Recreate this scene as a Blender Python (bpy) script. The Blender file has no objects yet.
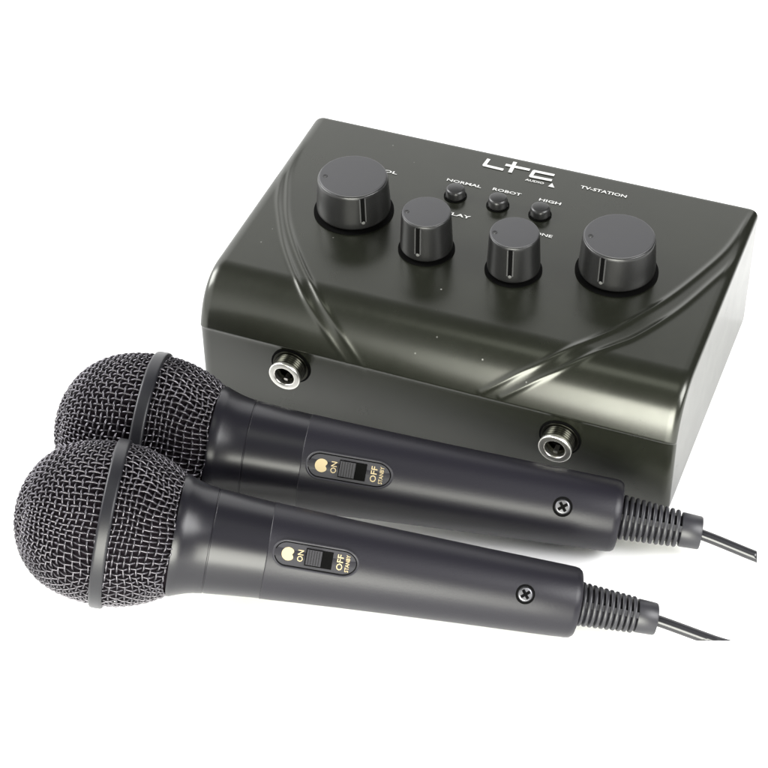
import bpy, bmesh, math
import numpy as np
from mathutils import Vector, Matrix, noise

S = 0.17                      # one model unit (the width of the mixer) is 0.17 m
C = bpy.context.scene
COL = C.collection

# ------------------------------------------------------------------ camera
cam_d = bpy.data.cameras.new('camera'); cam = bpy.data.objects.new('camera', cam_d); COL.objects.link(cam)
CAM = Vector((1.51582336, -2.76955365, 2.84304665))
rr = Vector((0.93166034, 0.36312097, -0.01233538)); uu = Vector((-0.23460048, 0.62714592, 0.74273186)); dd = Vector((-0.2774376, 0.68907993, -0.66947534))
cam.matrix_world = Matrix(((rr.x, uu.x, -dd.x, CAM.x*S), (rr.y, uu.y, -dd.y, CAM.y*S), (rr.z, uu.z, -dd.z, CAM.z*S), (0, 0, 0, 1)))
cam_d.sensor_width = 36; cam_d.lens = 93.9011; cam_d.clip_start = 0.01; cam_d.clip_end = 200
C.camera = cam
FPX = 2003.226
def ray(x, y):
    v = dd + rr*((x-384)/FPX) - uu*((y-384)/FPX)
    return v.normalized()
def on_z(x, y, z):            # point of the photograph at height z above the table
    v = ray(x, y); return CAM + v*((z-CAM.z)/v.z)

# ------------------------------------------------------------------ light
W = bpy.data.worlds.new('World'); C.world = W; W.use_nodes = True
nt = W.node_tree; nt.nodes.clear()
def N(nt, t, **kw):
    n = nt.nodes.new(t)
    for k, v in kw.items(): setattr(n, k, v)
    return n
out = N(nt, 'ShaderNodeOutputWorld'); bg = N(nt, 'ShaderNodeBackground'); nt.links.new(bg.outputs[0], out.inputs[0])
tc = N(nt, 'ShaderNodeTexCoord'); sep = N(nt, 'ShaderNodeSeparateXYZ'); nt.links.new(tc.outputs['Generated'], sep.inputs[0])
dot = N(nt, 'ShaderNodeVectorMath', operation='DOT_PRODUCT'); nt.links.new(tc.outputs['Generated'], dot.inputs[0]); dot.inputs[1].default_value = (-.373, .928, 0)
def mr(nt, src, a, b, c, d):
    m = N(nt, 'ShaderNodeMapRange'); m.interpolation_type = 'SMOOTHSTEP'
    nt.links.new(src, m.inputs[0])
    for i, v in enumerate((a, b, c, d)): m.inputs[i+1].default_value = v
    return m.outputs[0]
lat = N(nt, 'ShaderNodeVectorMath', operation='DOT_PRODUCT'); nt.links.new(tc.outputs['Generated'], lat.inputs[0]); lat.inputs[1].default_value = (.928, .373, 0)
back = mr(nt, dot.outputs['Value'], -.2, .3, 0, 1)
# elevation (as sine) where the world turns dark for the casing's reflections: high behind the product, low on the camera side
edge0 = mr(nt, back, 0, 1, .10, .62); nt.nodes[-1].interpolation_type = 'LINEAR'
right = mr(nt, lat.outputs['Value'], .40, .65, 1, .02); em = N(nt, 'ShaderNodeMath', operation='MULTIPLY')
nt.links.new(edge0, em.inputs[0]); nt.links.new(right, em.inputs[1]); edge = em.outputs[0]
df = N(nt, 'ShaderNodeMath', operation='SUBTRACT'); nt.links.new(sep.outputs['Z'], df.inputs[0]); nt.links.new(edge, df.inputs[1])
dark_v = mr(nt, df.outputs[0], -.03, .10, 0, 1)
dark_l = mr(nt, lat.outputs['Value'], -.75, -.45, 0, 1)
mul = N(nt, 'ShaderNodeMath', operation='MULTIPLY'); nt.links.new(dark_v, mul.inputs[0]); nt.links.new(dark_l, mul.inputs[1])
WB, WD = 2.4, 0.06            # bright and dark world strengths, shaped for floor light and casing reflections
st = mr(nt, mul.outputs[0], 0, 1, WB, WD); nt.nodes[-1].interpolation_type = 'LINEAR'
nt.links.new(st, bg.inputs['Strength']); bg.inputs['Color'].default_value = (1, 1, 1, 1)

def area(name, loc, target, sx, sy, radiance, col=(1, 1, 1)):
    l = bpy.data.lights.new(name, 'AREA'); l.shape = 'RECTANGLE'; l.size = sx*S; l.size_y = sy*S
    l.energy = radiance*math.pi*sx*sy*S*S; l.color = col
    o = bpy.data.objects.new(name, l); COL.objects.link(o)
    o.location = Vector(loc)*S; o.rotation_euler = (Vector(target)-Vector(loc)).to_track_quat('-Z', 'Y').to_euler()
    return o
area('front_softbox', (1.40, -4.0, 1.25), (.7, 0, .2), 2.9, 2.3, 25, (1, 1, .91))
area('overhead_fill', (.4, -.3, 5.2), (.5, .1, 0), 2.2, 1.4, 2.2, (.97, 1, .88))  # added overhead fill to brighten the floor
area('right_fill', (4.4, -.3, 3.4), (.6, 0, .1), 3.0, 2.6, 18)  # unseen side fill, added to whiten the floor clear of panel reflections
area('left_fill', (-3.8, .2, 3.2), (.4, 0, .1), 3.0, 2.6, 17)  # added on the left to lift the floor and its shadows to white

C.view_settings.view_transform = 'Standard'; C.view_settings.look = 'None'
C.view_settings.exposure = 0.0; C.view_settings.gamma = 1
C.render.engine = 'CYCLES'

# ------------------------------------------------------------------ materials
def mat(name, col, rough=.5, metal=0, ior=1.45, bump=0, bscale=400, var=0, speck=0, coat=0, rvar=0):
    m = bpy.data.materials.new(name); m.use_nodes = True; t = m.node_tree; b = t.nodes['Principled BSDF']
    b.inputs['Base Color'].default_value = (*col, 1); b.inputs['Roughness'].default_value = rough
    b.inputs['Metallic'].default_value = metal; b.inputs['IOR'].default_value = ior
    if coat: b.inputs['Coat Weight'].default_value = coat; b.inputs['Coat Roughness'].default_value = .15
    tc = N(t, 'ShaderNodeTexCoord')
    if bump:
        n = N(t, 'ShaderNodeTexNoise'); n.inputs['Scale'].default_value = bscale/S; n.inputs['Detail'].default_value = 3
        t.links.new(tc.outputs['Object'], n.inputs['Vector'])
        bp = N(t, 'ShaderNodeBump'); bp.inputs['Strength'].default_value = bump; bp.inputs['Distance'].default_value = .0008*S
        t.links.new(n.outputs['Fac'], bp.inputs['Height']); t.links.new(bp.outputs[0], b.inputs['Normal'])
    last = None
    if var:
        n = N(t, 'ShaderNodeTexNoise'); n.inputs['Scale'].default_value = 60/S; n.inputs['Detail'].default_value = 5
        t.links.new(tc.outputs['Object'], n.inputs['Vector'])
        mx = N(t, 'ShaderNodeMix', data_type='RGBA'); 
        mx.inputs[6].default_value = (*[c*(1-var) for c in col], 1); mx.inputs[7].default_value = (*[c*(1+var) for c in col], 1)
        t.links.new(n.outputs['Fac'], mx.inputs[0]); last = mx.outputs[2]
        t.links.new(last, b.inputs['Base Color'])
    if rvar:
        n = N(t, 'ShaderNodeTexNoise'); n.inputs['Scale'].default_value = 9/S; n.inputs['Detail'].default_value = 6; n.inputs['Roughness'].default_value = .7
        t.links.new(tc.outputs['Object'], n.inputs['Vector'])
        t.links.new(mr(t, n.outputs['Fac'], .3, .7, rough-rvar, rough+rvar), b.inputs['Roughness'])
    if speck:                 # sparse dust specks lying on the surface
        v = N(t, 'ShaderNodeTexVoronoi'); v.inputs['Scale'].default_value = 30/S
        t.links.new(tc.outputs['Object'], v.inputs['Vector'])
        lt = mr(t, v.outputs['Distance'], .035, .07, 1, 0)
        sp = N(t, 'ShaderNodeSeparateColor'); t.links.new(v.outputs['Color'], sp.inputs[0])
        gt = N(t, 'ShaderNodeMath', operation='GREATER_THAN'); gt.inputs[1].default_value = 1-speck
        t.links.new(sp.outputs[0], gt.inputs[0])
        mm = N(t, 'ShaderNodeMath', operation='MULTIPLY'); t.links.new(lt, mm.inputs[0]); t.links.new(gt.outputs[0], mm.inputs[1])
        m2 = N(t, 'ShaderNodeMath', operation='MULTIPLY'); t.links.new(mm.outputs[0], m2.inputs[0]); t.links.new(sp.outputs[1], m2.inputs[1])
        mx = N(t, 'ShaderNodeMix', data_type='RGBA'); mx.inputs[7].default_value = (.16, .16, .15, 1)
        t.links.new(m2.outputs[0], mx.inputs[0])
        if last: t.links.new(last, mx.inputs[6])
        else: mx.inputs[6].default_value = (*col, 1)
        t.links.new(mx.outputs[2], b.inputs['Base Color'])
    return m
M = dict(
    floor=mat('white_sweep', (.93, .93, .93), .6, ior=1.2),
    body=mat('satin_dark_lacquer', (.0064, .0070, .0048), .26, ior=1.55, bump=.03, bscale=500, var=.15, speck=.22, rvar=.015),
    knob=mat('satin_knob_plastic', (.006, .006, .006), .33, ior=1.45, bump=.15, bscale=600),
    knobtop=mat('matte_knob_cap', (.026, .026, .028), .5, ior=1.45, bump=.2, bscale=700, var=.05),
    black=mat('black_recess', (.001, .001, .001), .7, ior=1.12),
    button=mat('black_button_rubber', (.012, .012, .012), .35),
    line=mat('grey_edge', (.08, .08, .078), .4),
    white=mat('white_print', (.42, .42, .41), .5),
    chrome=mat('nickel', (.80, .79, .74), .32, metal=1),
    darkmetal=mat('dark_nickel', (.028, .028, .022), .3, metal=1),
    mic=mat('mic_body_plastic', (.0055, .0050, .0080), .40, ior=1.36, bump=.16, bscale=260, speck=.10),
    collar=mat('mic_collar_plastic', (.0055, .0052, .0075), .30, ior=1.38, bump=.05, bscale=500, speck=.06),
    wire=mat('grille_wire', (.070, .066, .074), .27, metal=.8),
    band=mat('grille_band_plastic', (.006, .006, .008), .4, ior=1.38, bump=.1, bscale=500),
    foam=mat('grille_foam', (.009, .007, .009), .95, ior=1.1, bump=.6, bscale=90, var=.3),
    cream=mat('cream_print', (.32, .26, .155), .8, ior=1.2),
    plate=mat('switch_plate', (.010, .0095, .013), .5, ior=1.4),
    rubber=mat('rubber', (.014, .0138, .017), .42, bump=.1, bscale=400),
    cable=mat('cable_jacket', (.014, .014, .016), .22),
    edge=mat('pointer_edge_plastic', (.035, .035, .035), .4),
    screw=mat('black_screw', (.16, .16, .17), .35, metal=1),
)

M['body'].node_tree.nodes['Principled BSDF'].inputs['Specular Tint'].default_value = (.99, 1, .93, 1)   # olive lustre of the lacquer

# ------------------------------------------------------------------ helpers
def obj(name, verts, faces, m, parent=None, smooth=True, label=None, sharp=35):
    me = bpy.data.meshes.new(name)
    me.from_pydata([tuple(v) for v in np.asarray(verts, float)*S], [], faces)
    me.validate(); me.update()
    o = bpy.data.objects.new(name, me); COL.objects.link(o); me.materials.append(M[m])
    bm = bmesh.new(); bm.from_mesh(me); bmesh.ops.recalc_face_normals(bm, faces=bm.faces)
    for f in bm.faces: f.smooth = smooth
    if smooth:
        for e in bm.edges:
            if len(e.link_faces) == 2 and e.calc_face_angle(0) > math.radians(sharp): e.smooth = False
    bm.to_mesh(me); bm.free()
    if parent: o.parent = parent
    if label: o['label'] = label
    return o
class MB:
    def __init__(s): s.v = []; s.f = []
    def add(s, v, f):
        n = len(s.v); s.v += [tuple(p) for p in v]; s.f += [tuple(i+n for i in q) for q in f]
    def obj(s, *a, **k): return obj(a[0], s.v, s.f, *a[1:], **k)
def lathe(prof, n=64, close=True, phase=0):
    """profile [(r, z)] round z; r = 0 ends make caps"""
    v = []; f = []; idx = []
    for r, z in prof:
        if r < 1e-9: idx.append([len(v)]); v.append((0, 0, z))
        else:
            idx.append(list(range(len(v), len(v)+n)))
            v += [(r*math.cos(2*math.pi*i/n+phase), r*math.sin(2*math.pi*i/n+phase), z) for i in range(n)]
    for a, b in zip(idx, idx[1:]):
        for i in range(n):
            j = (i+1) % n
            if len(a) == 1 and len(b) == 1: continue
            if len(a) == 1: f.append((a[0], b[i], b[j]))
            elif len(b) == 1: f.append((a[i], b[0], a[j]))
            else: f.append((a[i], b[i], b[j], a[j]))
    return v, f
def xf(v, o, X, Y, Z):
    o, X, Y, Z = map(Vector, (o, X, Y, Z)); return [tuple(o+X*p[0]+Y*p[1]+Z*p[2]) for p in v]
def round_poly(prof, r, k=4):
    """round the inner corners of an open (r, z) polyline"""
    o = [prof[0]]
    for a, b, c in zip(prof, prof[1:], prof[2:]):
        a, b, c = map(Vector, (a, b, c)); d1 = (a-b); d2 = (c-b)
        q = min(r, d1.length*.45, d2.length*.45)
        if q < 1e-6: o.append(tuple(b)); continue
        p1 = b+d1.normalized()*q; p2 = b+d2.normalized()*q
        for i in range(k+1):
            t = i/k; o.append(tuple(p1*(1-t)**2+b*2*t*(1-t)+p2*t*t))
    o.append(prof[-1]); return o
def prism(poly, z0, z1):
    n = len(poly); v = [(x, y, z0) for x, y in poly]+[(x, y, z1) for x, y in poly]
    return v, [tuple(range(n))[::-1], tuple(range(n, 2*n))]+[(i, (i+1) % n, n+(i+1) % n, n+i) for i in range(n)]
def box(x0, x1, y0, y1, z0, z1): return prism([(x0, y0), (x1, y0), (x1, y1), (x0, y1)], z0, z1)
def empty(name, loc=(0, 0, 0), label=None, cat=None, group=None):
    o = bpy.data.objects.new(name, None); COL.objects.link(o); o.location = Vector(loc)*S; o.empty_display_size = .01
    if label: o['label'] = label
    if cat: o['category'] = cat
    if group: o['group'] = group
    return o
def text_mesh(s, height, width=None, bold=0.0, shear=0):
    cu = bpy.data.curves.new('text', 'FONT'); cu.body = s; cu.size = 1; cu.offset = bold; cu.shear = shear; cu.resolution_u = 2
    o = bpy.data.objects.new('text', cu); COL.objects.link(o)
    dg = bpy.context.evaluated_depsgraph_get(); me = bpy.data.meshes.new_from_object(o.evaluated_get(dg))
    v = np.array([tuple(p.co) for p in me.vertices]); f = [tuple(p.vertices) for p in me.polygons]
    bpy.data.objects.remove(o); bpy.data.meshes.remove(me); bpy.data.curves.remove(cu)
    lo = v.min(0); hi = v.max(0); v = v-lo; sy = height/(hi[1]-lo[1]); sx = (width/(hi[0]-lo[0])) if width else sy
    v[:, 0] *= sx; v[:, 1] *= sy; v[:, 2] = 0
    return [tuple(p) for p in v], f
def tube(pts, r, n=16, caps=True):
    pts = [Vector(p) for p in pts]; v = []; f = []; up = Vector((0, 0, 1))
    for i, p in enumerate(pts):
        d = (pts[min(i+1, len(pts)-1)]-pts[max(i-1, 0)]).normalized(); a = d.cross(up).normalized(); b = a.cross(d)
        for k in range(n):
            t = 2*math.pi*k/n; v.append(tuple(p+a*(r*math.cos(t))+b*(r*math.sin(t))))
    for i in range(len(pts)-1):
        for k in range(n): j = (k+1) % n; f.append((i*n+k, i*n+j, (i+1)*n+j, (i+1)*n+k))
    if caps: f += [tuple(range(n))[::-1], tuple(range((len(pts)-1)*n, len(pts)*n))]
    return v, f

# ------------------------------------------------------------------ the surface
fl = obj('floor', [(-60, -60, -.0075), (60, -60, -.0075), (60, 60, -.0075), (-60, 60, -.0075)], [(0, 1, 2, 3)], 'floor', smooth=False)
fl['kind'] = 'structure'

# ------------------------------------------------------------------ the mixer
D, HB, HF, BA, BZ = 0.636, 0.2937, 0.1848, 0.1051, 0.2847
mixer = empty('karaoke_mixer', (0, 0, 0), 'dark glossy mixer box with four round knobs and two jack sockets, behind both microphones', 'mixer')

def bez(a, b, c, d, n):
    t = np.linspace(0, 1, n)[:, None]; a, b, c, d = map(np.array, (a, b, c, d))
    return (1-t)**3*a+3*(1-t)**2*t*b+3*(1-t)*t*t*c+t**3*d
tt = np.array([BA-D, BZ-HB]); tt = tt/np.linalg.norm(tt)
P0 = np.array([BA, BZ]); top0 = np.array([D, HB])
NTOP = 230
line_ = top0+(P0-top0)*np.linspace(.016, 1, NTOP)[:, None]
backc = bez((D, HB-.010), (D, HB-.002), top0+tt*.002, line_[0], 7)
def outline(lipx, r):
    P3 = np.array([-lipx, HF])
    nose = bez(P0, P0+tt*.062, P3+np.array([.017, .062]), P3, 70)
    lip = bez(P3, P3+np.array([0, -.004]), (0, HF-.003), (0, HF-.008), 7)
    front = np.array([(0, HF-.008-(HF-.010)*k) for k in np.linspace(0, 1, 24)])
    fb = bez((0, .002), (0, -.0075+r*.4), (r*.4, -.0075), (r, -.0075), 6)
    bb = bez((D-.008, -.0075), (D-.002, -.0075), (D, -.005), (D, .002), 5)
    return np.vstack([[(D, .002)], np.array([(D, .002+(HB-.012)*k) for k in np.linspace(.2, 1, 6)]), backc[1:], line_[1:], nose[1:], lip[1:], front[1:], fb[1:], bb[:-1]]), nose
prof, nose = outline(.0035, .008)
prof_n, _ = outline(.0001, .008)      # smooth version, only for the directions of the edge rounding
# arc length measured from the back top corner, as used by the grooves
def arc_of(pr):
    base = np.vstack([[top0], line_, nose[1:]])
    L = np.r_[0, np.cumsum(np.linalg.norm(np.diff(base, axis=0), axis=1))]
    o = np.full(len(pr), -1.0)
    for i, q in enumerate(pr):
        d = np.linalg.norm(base-q, axis=1); k = d.argmin()
        if d[k] < .004: o[i] = L[k]
    return o
ARC = arc_of(prof); ARC[ARC >= 0] -= .007; amax = ARC.max()
last = np.where(ARC >= amax-1e-6)[0][-1]
for i in range(last+1, last+20):        # carry on down the lip and the front for the fading grooves
    if i < len(prof): ARC[i] = ARC[i-1]+np.linalg.norm(prof[i]-prof[i-1])
GR = [
    [(-.02, .02), (-.0036, .1012), (.0122, .2053), (.0349, .2894), (.0683, .3611), (.1222, .4545), (.2022, .560), (.2737, .6300), (.3281, .6874)],
    [(-.01, .02), (.0062, .0854), (.0230, .197), (.0515, .2804), (.0947, .3735), (.1644, .4757), (.2403, .5645), (.3094, .6297), (.3689, .6935)],
    [(1.0, -.02), (.9858, .0391), (.9685, .1434), (.9393, .2323), (.9003, .3273), (.8593, .4041), (.8190, .4693), (.7333, .571), (.672, .6226), (.6077, .6771)],
    [(1.01, .11), (.9983, .1498), (.9880, .1896), (.968, .2487), (.9256, .3624), (.8738, .4606), (.8361, .5079), (.7713, .5777), (.7086, .6278), (.6491, .6772)],
]
def catmull(P, k=14):
    P = np.array(P); P = np.vstack([2*P[0]-P[1], P, 2*P[-1]-P[-2]]); o = []
    for i in range(1, len(P)-2):
        for t in np.linspace(0, 1, k, endpoint=False):
            a, b, c, d = P[i-1], P[i], P[i+1], P[i+2]
            o.append(.5*(2*b+(c-a)*t+(2*a-5*b+4*c-d)*t*t+(3*b-a-3*c+d)*t**3))
    o.append(P[-2]); return np.array(o)
GC = [catmull(g) for g in GR]
NX = 470; RE = .021
ds = RE*(1-np.cos(np.linspace(0, math.pi/2, 7)))
xs = np.r_[ds[:-1], np.linspace(RE, 1-RE, NX), (1-ds[::-1])[1:]]
nrm = np.gradient(prof_n, axis=0); nn_ = np.linalg.norm(nrm, axis=1); nrm = nrm/np.maximum(nn_, 1e-9)[:, None]
nrm = np.stack([-nrm[:, 1], nrm[:, 0]], 1)          # points inwards for this winding; sign fixed below
cen = prof.mean(0)
if ((prof-cen)*nrm).sum() < 0: nrm = -nrm
def gdisp(X, A):
    pts = np.stack([X, A], 1); tot = np.zeros(len(pts))
    for g in GC:
        a, b = g[:-1], g[1:]; e = b-a; L2 = (e**2).sum(1)
        best = np.full(len(pts), 9.); 
        for i in range(len(a)):
            k = np.clip(((pts-a[i])@e[i])/L2[i], 0, 1); d = np.linalg.norm(pts-(a[i]+k[:, None]*e[i]), axis=1)
            best = np.minimum(best, d)
        fade = np.clip((.750-A)/.07, 0, 1) if g[0, 0] > .5 else np.clip((.74-A)/.20, 0, 1)**1.3
        # a narrow moulded rib with a shallow furrow along each side
        tot += fade*.0022*np.exp(-(best/.0055)**2)
    return tot
V = []; NP = len(prof); mid_ = (prof.max(0)+prof.min(0))/2; half_ = (prof.max(0)-prof.min(0))/2
for x in xs:
    d = min(x, 1-x); off = (RE-math.sqrt(max(RE*RE-(RE-min(d, RE))**2, 0)))*.55
    P = mid_+(prof-mid_)*(1-off/half_)
    if d > .004:
        msk = ARC > -.5; g = np.zeros(NP); g[msk] = gdisp(np.full(msk.sum(), x), ARC[msk])
        P = P+nrm*(g*min(1, (d-.004)/.01))[:, None]
    V.append(np.column_stack([np.full(NP, x), P]))
V = np.vstack(V); F = []
for i in range(len(xs)-1):
    for k in range(NP):
        j = (k+1) % NP; F.append((i*NP+k, i*NP+j, (i+1)*NP+j, (i+1)*NP+k))
for st_ in (0, (len(xs)-1)*NP):                        # flat side walls as fans
    ring = V[st_:st_+NP]; V = np.vstack([V, [[ring[0, 0], .36, .12]]]); c_ = len(V)-1
    F += [(st_+k, st_+(k+1) % NP, c_) for k in range(NP)]
V[:, 0] += -.006*(1-V[:, 0])
V[:, 2] += .0025
housing = obj('housing', V, F, 'body', mixer, sharp=40)
bm = bmesh.new(); bm.from_mesh(housing.data)           # the two side walls are flat
for fc in bm.faces:
    if len(fc.verts) == 3:
        fc.smooth = False
bm.to_mesh(housing.data); bm.free()
for fx, fy in ((.09, .09), (.91, .09), (.09, .54), (.91, .54)):
    v, f = lathe([(0, -.0075), (.03, -.0075), (.03, -.002), (0, -.002)], 24); obj('foot', [(x+fx, y+fy, z) for x, y, z in v], f, 'rubber', mixer)

TN = Vector((0, -(-tt[1])*-1, 0))
Yp = Vector((0, -tt[0], -tt[1])).normalized()      # up the panel
Zp = Vector((1, 0, 0)).cross(Yp).normalized()      # out of the panel
def panel(x, y, h=0.0):                            # point on the panel at plan position x, y
    z = BZ+(y-BA)*(HB-BZ)/(D-BA)+.0025
    return Vector((x, y, z))+Zp*h

def knob(r, h, x, y, ang, kind):
    c = panel(x, y, 0)
    # root of this part is the knob body mesh; its seat, cap and pointer are sub-parts
    prof_ = round_poly([(0, .008), (r*1.055, .008), (r*1.06, .022), (r*1.0, h-.005), (r*.975, h), (r*.90, h), (0, h)], .0045)
    o = obj('knob', *lathe(prof_, 96), 'knob', mixer)
    o.matrix_local = Matrix.Translation(c*S) @ Matrix((( 1, Yp.x, Zp.x), (0, Yp.y, Zp.y), (0, Yp.z, Zp.z))).to_4x4()
    s = obj('knob_seat', *lathe([(0, .0012), (r*1.15, .0012), (r*1.15, .0025), (r*.9, .0025), (r*.9, .009), (0, .009)], 64), 'black', o)
    s = obj('cap', *lathe(round_poly([(0, h-.004), (r*.955, h-.004), (r*.955, h+.0015), (r*.93, h+.0025), (0, h+.0025)], .002), 96), 'knobtop', o)
    dm = obj('index_dimple', *lathe([(0, h+.0020), (.0055, h+.0020), (.005, h+.0030), (.003, h+.0031), (0, h+.0022)], 20), 'knob', o)
    dm.data.transform(Matrix.Translation(Vector((-.93*.78*r, -.36*.78*r, 0))*S))
    # pointer: dark slot with a light moulded edge each side and a dot at its foot
    mb = MB(); ml = MB(); ca, sa = math.cos(ang), math.sin(ang)
    X, Y = Vector((ca, sa, 0)), Vector((-sa, ca, 0))
    def strip(b, y0, y1, e, z0=.028, z1=None):
        z1 = z1 or h-.004; lo = r*(1.06-.06*(z0-.022)/(h-.03)); hi = r*1.0
        vv = [(lo-.004, y0, z0), (lo-.004, y1, z0), (lo+e, y1, z0), (lo+e, y0, z0), (hi-.006, y0, z1), (hi-.006, y1, z1), (hi+e, y1, z1), (hi+e, y0, z1)]
        b.add(xf(vv, (0, 0, 0), X, Y, (0, 0, 1)), [(0, 1, 2, 3), (4, 7, 6, 5), (0, 4, 5, 1), (1, 5, 6, 2), (2, 6, 7, 3), (3, 7, 4, 0)])
    strip(mb, -.0042, .0042, .0012)
    mb.obj('pointer_slot', 'black', o, smooth=False)
    for sg in (-1, 1):
        b = MB(); strip(b, sg*.0056-.0012, sg*.0056+.0012, .0020); b.obj('pointer_edge', 'edge', o, smooth=False)
    b = MB(); strip(b, -.0035, .0035, .0026, .022, .029); 
    dot_v, dot_f = lathe([(0, 0), (.0042, 0), (.0034, .0018), (0, .0024)], 16)
    zz = .026; rd = r*1.057
    obj('pointer_dot', xf(dot_v, (ca*rd, sa*rd, zz), Y, (0, 0, 1), X), dot_f, 'line', o)
    if kind: o['label'] = kind
    return o
def face_cam(x, y): return math.atan2(CAM.y-y, CAM.x-x)
for (r, h, x, y, off, lab) in (
        (.0735, .0890, .2009, .3433, 14, 'large leftmost grey knob'), (.0511, .0950, .3889, .2761, -19, 'small left inner grey knob'),
        (.0511, .0950, .5780, .2733, -7, 'small right inner grey knob'), (.0735, .0890, .7753, .3411, -22, 'large rightmost grey knob')):
    knob(r, h, x, y, face_cam(x, y)+math.radians(off), lab)

for x, y, lab in ((.385, .462, 'left button'), (.480, .462, 'middle button'), (.5732, .462, 'right button')):
    o = obj('button', *lathe(round_poly([(0, .001), (.0212, .001), (.0208, .018), (.0175, .0225), (.0, .0245)], .004), 48), 'button', mixer)
    o.matrix_local = Matrix.Translation(panel(x, y)*S) @ Matrix(((1, Yp.x, Zp.x), (0, Yp.y, Zp.y), (0, Yp.z, Zp.z))).to_4x4()
    obj('button_seat', *lathe([(.0215, .0012), (.0245, .0012), (.0245, .002), (.0215, .002)], 40), 'black', o)

def printed(name, s, x0, x1, y, h, bold=.02):
    v, f = text_mesh(s, h, x1-x0, bold)
    o = panel(x0, y-h/2, .0012)
    return obj(name, xf(v, o, (1, 0, 0), Yp, Zp), f, 'white', mixer, smooth=False)
for s, x0, x1, y, h in (('NORMAL', .349, .4265, .5100, .0090), ('ROBOT', .4518, .5150, .5125, .0090), ('HIGH', .5556, .6035, .5110, .0090),
                        ('TV-STATION', .6246, .7260, .5825, .0100), ('DELAY', .370, .4400, .4022, .0095), ('TONE', .5710, .6200, .4003, .0090),
                        ('MIC VOL', .1500, .2410, .4935, .0090), ('AUDIO', .5060, .5480, .5668, .0070)):
    printed('printed_label', s, x0, x1, y, h)
def stroke(b, pts, w):
    for a, c in zip(pts, pts[1:]):
        a, c = Vector(a), Vector(c); d = (c-a).normalized(); n = Vector((-d.y, d.x))*w/2; a = a-d*w*.25; c = c+d*w*.25
        q = [a-n, c-n, c+n, a+n]
        b.add([tuple(panel(p.x, p.y, .0012+.00002*len(b.v))) for p in q], [(0, 1, 2, 3)])
lg = MB()
def pp(x, y):                 # plan position on the panel of a point of the photograph
    v = ray(x, y); o = panel(.5, .5, .001); t = (o-CAM).dot(Zp)/v.dot(Zp); q = CAM+v*t; return (q.x, q.y)
stroke(lg, [pp(488.6, 159.4), pp(484.2, 165.2), pp(502.5, 169.6)], .0078)
stroke(lg, [pp(506.4, 165.0), pp(529, 169.8)], .0078); stroke(lg, [pp(515.0, 162.6), pp(510.2, 172.0)], .0085)
stroke(lg, [pp(553.5, 175.2), pp(534.2, 171.2), pp(530.8, 176.4), pp(551, 180.4)], .0078)
lg.obj('logo', 'white', mixer, smooth=False, sharp=180)
tr = MB(); tr.add([tuple(panel(*p, .0012)) for p in ((.5590, .5600), (.5735, .5600), (.5640, .5740))], [(0, 1, 2)]); tr.obj('logo_mark', 'white', mixer, smooth=False)

# jack sockets on the front
def jack(x, z):
    z += .0025
    o = obj('jack_socket', xf(lathe(round_poly([(.0205, .002), (.0210, -.018), (.0210, .0360), (.0225, .038), (.0320, .038), (.0338, .0362), (.0338, .030), (.0285, .027), (.0285, -.01)], .0010), 64)[0], (x, 0, z), (1, 0, 0), (0, 0, 1), (0, -1, 0)),
            lathe(round_poly([(.0205, .002), (.0210, -.018), (.0210, .0360), (.0225, .038), (.0320, .038), (.0338, .0362), (.0338, .030), (.0285, .027), (.0285, -.01)], .0010), 64)[1], 'chrome', mixer)
    def part(n, pr, m, k=48):
        v, f = lathe(pr, k); return obj(n, xf(v, (x, 0, z), (1, 0, 0), (0, 0, 1), (0, -1, 0)), f, m, o)
    part('threaded_collar', [(.0335, .0005)]+[(.0315+(.0012 if i % 2 else 0), .002+i*.0028) for i in range(10)]+[(.0290, .0295)], 'darkmetal')
    part('recess_ring', [(.0430, .0010), (.0430, .0022), (.0330, .0022)], 'black')
    part('washer', round_poly([(.0385, .0022), (.0385, .0050), (.033, .0050), (.033, .0022)], .001), 'darkmetal')
    part('bore', [(.0223, .036), (.0218, .010), (.0150, .006), (.0, .006)], 'black')
    v, f = lathe([(.0215, .022), (.016, .018), (.015, .010)], 48); 
    part('contact_spring', [(.0218, .026), (.017, .020), (.0165, .012)], 'darkmetal')
    v, f = box(-.004, .004, -.016, -.010, .012, .030)
    obj('contact_tip', xf(v, (x, 0, z), (1, 0, 0), (0, 0, 1), (0, -1, 0)), f, 'chrome', o, smooth=False)
    return o
jack(.1976, .1365); jack(.7717, .1265)

# ------------------------------------------------------------------ the microphones
U = 1/540.0
def px(*p): return [(a*U, b*U) for a, b in p]      # (station, radius) measured on the photograph
XA, YA, ZA = (0, 1, 0), (0, 0, 1), (1, 0, 0)       # lathe z becomes the microphone's long axis x
def axial(pr, n=96, k=0):
    v, f = lathe([(r, s) for s, r in pr], n); return xf(v, (0, 0, 0), XA, YA, ZA), f
OUT = [(-94.5, 0), (-93.7, 12), (-90.5, 26), (-85, 39), (-76, 52.5), (-63, 64.5), (-46, 73.5), (-26, 78.8), (-8, 80.5), (10, 80.5), (26, 78), (42, 73), (56, 66.5), (68, 59)]
oc = catmull(OUT, 12)
oL = np.r_[0, np.cumsum(np.linalg.norm(np.diff(oc, axis=0), axis=1))]
def outl(L):                                         # outline point and outward normal at arc length L (photo pixels)
    s = np.interp(L, oL, oc[:, 0]); r = np.interp(L, oL, oc[:, 1])
    s2 = np.interp(L+.6, oL, oc[:, 0]); r2 = np.interp(L+.6, oL, oc[:, 1]); s1 = np.interp(L-.6, oL, oc[:, 0]); r1 = np.interp(L-.6, oL, oc[:, 1])
    t = np.array([s2-s1, r2-r1]); t = t/max(np.linalg.norm(t), 1e-9)
    return s, r, -t[1], t[0]
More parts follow.
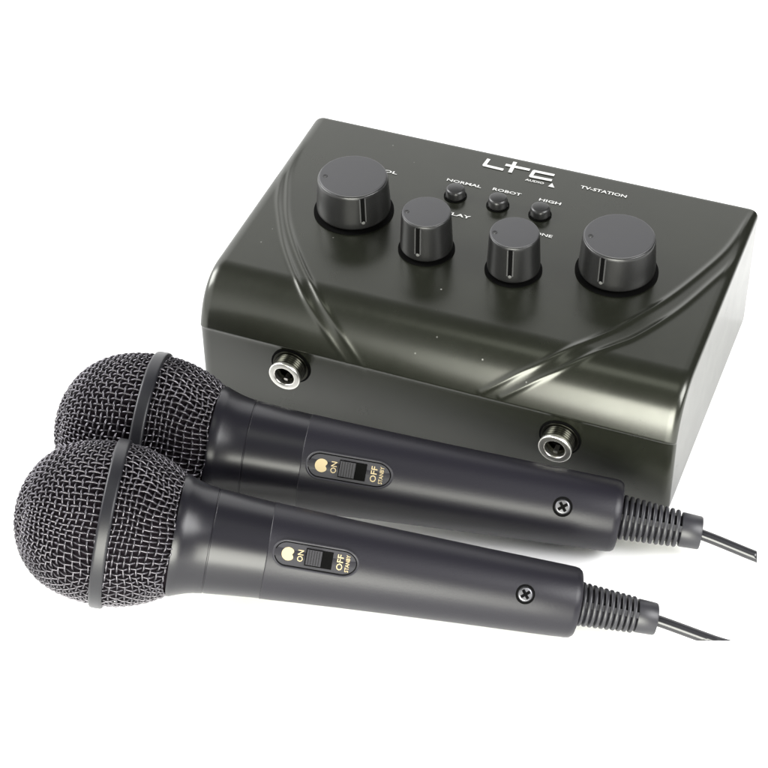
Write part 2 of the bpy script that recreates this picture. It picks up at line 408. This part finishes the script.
def wires(seed):
    b = MB(); rw = 1.05*U; NS = 5
    Lmax = oL[-1]; L0 = 48.0; pitch = 6.7; NR = int((Lmax-L0)/pitch); NM = 80
    def P(L, phi, h):
        # slight irregularity of the pressed mesh
        q = Vector((L*.018, math.cos(phi)*1.3, math.sin(phi)*1.3+seed))
        L = L+(2.6+.02*L)*noise.noise(q*1.7); phi = phi+.045*noise.noise(q*1.9+Vector((7, 3, 1)))
        s, r, ns, nr = outl(L); s += ns*h; r += nr*h
        return Vector((s*U, r*U*math.cos(phi), r*U*math.sin(phi))), Vector((ns, nr*math.cos(phi), nr*math.sin(phi)))
    def wire(samples, closed):
        pts = [P(*q) for q in samples]; n = len(pts); v = []; f = []
        for i in range(n):
            p, nv = pts[i]
            a = pts[(i-1) % n][0] if closed or i else p; c = pts[(i+1) % n][0] if closed or i < n-1 else p
            d = (c-a).normalized(); e = d.cross(nv).normalized(); g = e.cross(d)
            for k in range(NS):
                t = 2*math.pi*k/NS; v.append(p+e*(rw*math.cos(t))+g*(rw*math.sin(t)))
        for i in range(n if closed else n-1):
            i2 = (i+1) % n
            for k in range(NS): j = (k+1) % NS; f.append((i*NS+k, i*NS+j, i2*NS+j, i2*NS+k))
        b.add(v, f)
    A = 1.15
    for i in range(NR+1):
        n = NM*4
        wire([(L0+i*pitch, 2*math.pi*k/n, A*math.cos(math.pi*(i+k/4*1.0))) for k in range(n)], True)
    for j in range(NM):
        n = NR*4
        wire([(L0+k/4*pitch, 2*math.pi*j/NM, -A*math.cos(math.pi*(j+k/4))) for k in range(n+1)], False)
    # the pole of the dome: straight weave pressed over the tip
    def Q(u, w, h):
        L = math.hypot(u, w); phi = math.atan2(w, u); return (L, phi, h)
    n = int(52/7.1)
    for fam in (0, 1):
        for i in range(-n, n+1):
            u = i*7.1; m = math.sqrt(max(52*52-u*u, 0)); k = int(2*m/1.8)
            if k < 4: continue
            sm = []
            for t in range(k+1):
                w = -m+2*m*t/k; h = A*math.cos(math.pi*(i+w/7.1+fam))
                q = Q(u, w, h) if fam == 0 else Q(w, u, h)
                sm.append(q)
            # clean unwrapping through atan2 is safe because P is evaluated pointwise
            wire(sm, False)
    return b
HP = px((66, 59.5), (66, 61.5), (69, 62), (76, 59.3), (84, 56.6), (92, 54.6), (101, 53.4), (101.5, 52.7), (102.3, 52.7), (102.8, 53.1), (115, 52.1), (135, 50.4), (158.3, 48.7))
BP = px((158.2, 46), (158.35, 48.7), (158.9, 49.25), (160.0, 49.05), (200, 46.9), (240, 44.9), (290, 42.8), (330, 41.3), (380, 39.4), (430, 37.7), (468, 36.4), (472.5, 35.6), (475.2, 33.6), (476.2, 30.0), (476.2, 10))
def rbody(s):                                       # handle radius at a station
    return float(np.interp(s, [159.5, 200, 240, 290, 330, 380, 430, 468], [48.9, 46.9, 44.9, 42.8, 41.3, 39.4, 37.7, 36.4]))

def make_mic(label):
    m = empty('microphone', (0, 0, 0), label, 'microphone', 'wired microphones lying in front of the mixer')
    g = wires(1.0).obj('grille', 'wire', m, sharp=180)
    obj('foam_liner', *axial([(s*U, max(r-4.2, 0)*U) for s, r in oc[3:]]+[(60*U, 0)], 64), 'foam', m)
    for s in (0,):
        bp = round_poly(px((-6.6, 74), (-6.8, 85.6), (6.8, 85.6), (6.6, 74)), 3.2*U, 5)
        v, f = axial(bp+[bp[0]], 128); obj('grille_band', v, f, 'band', m)
    v, f = axial(round_poly(HP[:2], 0)+HP[2:], 128); obj('collar', v, f, 'collar', m)
    obj('handle', *axial(BP, 128), 'mic', m)
    # switch: pill shaped plate let into the handle, facing up to the camera (local z)
    s0, s1, hw = 163.0, 250.0, 14.2
    zc = rbody(206)
    def zt(s, off=0): return (rbody(s)+off)*U      # height of the handle's crest
    def pill(s0, s1, hw, n=18, pt=1.0):
        o = []
        for i in range(n+1): t = math.pi/2+math.pi*i/n; o.append((s0+hw+hw*math.cos(t), hw*math.sin(t)))
        for i in range(n+1): t = -math.pi/2+math.pi*i/n; o.append((s1-hw*pt+hw*pt*math.cos(t), hw*math.sin(t)))
        return o
    sl = -(46.9-44.9)/40.0
    def lay(poly, z0, z1):                          # prism along the handle's slope
        v, f = prism([(a, b) for a, b in poly], 0, 1)
        return [(x*U, y*U, (rbody(x)+(z0 if z == 0 else z1))*U) for x, y, z in v], f
    outer = pill(s0, s1, hw, pt=1.25); inner = pill(s0+2.2, s1-2.4, hw-2.2, pt=1.25)
    v, f = lay(outer, -6, -.15); rim = obj('switch_surround', v, f, 'plate', m, sharp=30)
    n = len(outer)
    v = [(x*U, y*U, (rbody(x)-.10)*U) for x, y in outer]+[(x*U, y*U, (rbody(x)+.55)*U) for x, y in pill(s0+.9, s1-.9, hw-.9, pt=1.25)]+[(x*U, y*U, (rbody(x)+.50)*U) for x, y in pill(s0+1.5, s1-1.6, hw-1.5, pt=1.25)]+[(x*U, y*U, (rbody(x)-.08)*U) for x, y in inner]
    f = [(a*n+i, a*n+(i+1) % n, (a+1)*n+(i+1) % n, (a+1)*n+i) for a in range(3) for i in range(n)]
    obj('surround_bead', v, f, 'plate', rim)
    n2 = len(inner); i2 = pill(s0+3.2, s1-3.4, hw-3.2, pt=1.25)
    v = [(x*U, y*U, (rbody(x)+.02)*U) for x, y in inner]+[(x*U, y*U, (rbody(x)+.02)*U) for x, y in i2]
    obj('surround_groove', v, [(i, (i+1) % n2, n2+(i+1) % n2, n2+i) for i in range(n2)], 'black', rim)
    # slot and slider
    v, f = lay([(196, -8.6), (223, -8.6), (223, 8.6), (196, 8.6)], -.1, .25); obj('slider_slot', v, f, 'black', rim, smooth=False)
    sld = MB(); v, f = lay([(196.8, -7.6), (212, -7.6), (212, 7.6), (196.8, 7.6)], 0, 2.6); sld.add(v, f)
    for i in range(6):
        a = 197.2+i*2.55; v, f = lay([(a, -7.4), (a+1.3, -7.4), (a+1.3, 7.4), (a, 7.4)], 2.6, 4.2); sld.add(v, f)
    sld.obj('switch_slider', 'plate', rim, smooth=False)
    def lay_text(s, sx, w, h, bold=.02):            # reads towards +y
        v, f = text_mesh(s, h, w, bold)
        obj('printed_label', [((sx-b)*U if False else (sx-h/2+(h-b))*U, (a-w/2)*U, (rbody(sx)+.35)*U) for a, b, _ in v], f, 'cream', rim, smooth=False)
    lay_text('ON', 191.0, 11.5, 5.8, .01)
    lay_text('OFF', 230.5, 15.5, 6.2, .01)
    lay_text('STANBY', 238.0, 17, 4.0, .01)
    pts = []
    for i in range(28):                             # cream status dot with its notch
        t = 2*math.pi*i/28; r = 6.6*(1-.42*max(0, math.cos(t))**14); pts.append((179+r*math.cos(t), r*math.sin(t)))
    v, f = lay(pts, -.05, .32); obj('status_mark', v, f, 'cream', rim, smooth=False)
    # screw sunk into the crest
    ss = 417.6; z = rbody(ss)*U
    sc = obj('screw', *(lambda vf: (xf(vf[0], (ss*U, 0, z), (1, 0, -.045), (0, 1, 0), (.045, 0, 1)), vf[1]))(lathe(round_poly([(0, .6*U), (6.2*U, .6*U), (7.6*U, -.4*U), (7.8*U, -2*U)], .4*U), 40)), 'screw', m)
    v, f = lathe([(7.7*U, .35*U), (9.6*U, .40*U), (9.9*U, -.6*U)], 40)
    obj('screw_well', xf(v, (ss*U, 0, z), (1, 0, -.045), (0, 1, 0), (.045, 0, 1)), f, 'black', sc)
    cr = MB(); a = math.radians(38)
    for k in (0, 1):
        c, s_ = math.cos(a+k*math.pi/2), math.sin(a+k*math.pi/2)
        v, f = box(-5.2*U, 5.2*U, -1.5*U, 1.5*U, .3*U, (.85+.02*k)*U); cr.add(xf(v, (ss*U, 0, z), (c, s_, -.045*c), (-s_, c, 0), (.045, 0, 1)), f)
    cr.obj('cross_recess', 'black', sc, smooth=False)
    # strain relief: ribbed sleeve and ferrule
    sr = [(474, 15.0)]
    for i in range(10):
        s = 478+i*5.9; ro = 22.5-i*.42; ri = ro-4.6-.25*i
        sr += [(s, ri), (s+.35, ro-.8), (s+1.3, ro), (s+3.0, ro), (s+3.9, ro-.8), (s+4.25, ri)]
    sr += [(537, 13.5), (537.5, 16.8), (539, 17.3), (556.5, 16.6), (557.8, 15.8), (558, 12), (557.5, 5.8)]
    bend = lambda v: [(x, y_-.030*max(x-474*U, 0), z_) for x, y_, z_ in v]
    v, f = axial(px(*sr), 40); o = obj('strain_relief', bend(v), f, 'rubber', m, sharp=45)
    # flat web along both sides of the sleeve
    for sg in (1, -1):
        wv, wf = box(477*U, 538*U, -3.0*U, 3.0*U, 0, 18.5*U)
        wv = [(x, y, sg*(z*(1-.12*(x-477*U)/(61*U)))) for x, y, z in wv]
        obj('relief_web', bend(wv), wf, 'rubber', o, smooth=False)
    return m
H1 = Vector((0.10056302, -0.59626351, 0.21901012)); T1 = Vector((0.92683501, -0.34810165, 0.06666975))
H2 = Vector((0.03363941, -0.31040312, 0.1624494)); T2 = Vector((0.93186887, -0.11087267, 0.06972339))
def place(m, H, T, sc):
    a = (T-H).normalized(); z = CAM-(H+T)/2; z = (z-a*z.dot(a)).normalized(); y = z.cross(a)
    m.matrix_world = Matrix.Translation(H*S) @ Matrix(((a.x, y.x, z.x), (a.y, y.y, z.y), (a.z, y.z, z.z))).to_4x4() @ Matrix.Scale(sc, 4)
    return a, y, z
def add_cable(m, H, T, sc, endpx, cut):
    a, y, z = place(m, H, T, sc)
    inv = (Matrix.Translation(H) @ Matrix(((a.x, y.x, z.x), (a.y, y.y, z.y), (a.z, y.z, z.z))).to_4x4() @ Matrix.Scale(sc, 4)).inverted()
    ad = (a-y*.030).normalized(); p0 = H+a*(550*U*sc)-y*(.030*76*U*sc); E_ = on_z(*endpx, .024); d = (E_-p0)
    pts = bez(p0, p0+(ad*.10+d.normalized()*.22)*d.length, E_-d*.35, E_, 20).tolist()
    d2 = Vector((d.x, d.y, d.z*.6))
    pts += [tuple(E_+d2*(k/6)) for k in range(1, 7)]
    v, f = tube(pts, 5.9*U, 20)
    v = [inv @ Vector(p) for p in v]
    o = obj('cable', v, f, 'cable', m)
    bm = bmesh.new(); bm.from_mesh(o.data)
    co, no = cut; co = inv @ co*1.0; no = (inv.to_3x3() @ no).normalized()
    r = bmesh.ops.bisect_plane(bm, geom=bm.verts[:]+bm.edges[:]+bm.faces[:], plane_co=co*S, plane_no=no, clear_outer=True)
    bmesh.ops.holes_fill(bm, edges=[e for e in bm.edges if e.is_boundary]); bm.to_mesh(o.data); bm.free()
mic = make_mic('black wired microphone with mesh head, the nearer of the two, lowest in the picture')
def copy_tree(o, parent=None):
    c = o.copy(); COL.objects.link(c); c.parent = parent; c.matrix_parent_inverse = o.matrix_parent_inverse.copy()
    for ch in list(o.children): copy_tree(ch, c)
    return c
mic2 = copy_tree(mic)
mic2['label'] = 'black wired microphone with mesh head, between the nearer microphone and the mixer box'
n1 = -(ray(716, 641).cross(rr)).normalized(); 
if n1.dot(uu) > 0: n1 = -n1                        # oblique end of the nearer cable
add_cable(mic, H1, T1, .983, (714, 641), (CAM+ray(716, 641)*3.5, n1))
n2 = uu.cross(ray(757, 557)).normalized()
if n2.dot(rr) < 0: n2 = -n2
add_cable(mic2, H2, T2, 1.045, (757, 557), (CAM+ray(757, 557)*3.5, n2))
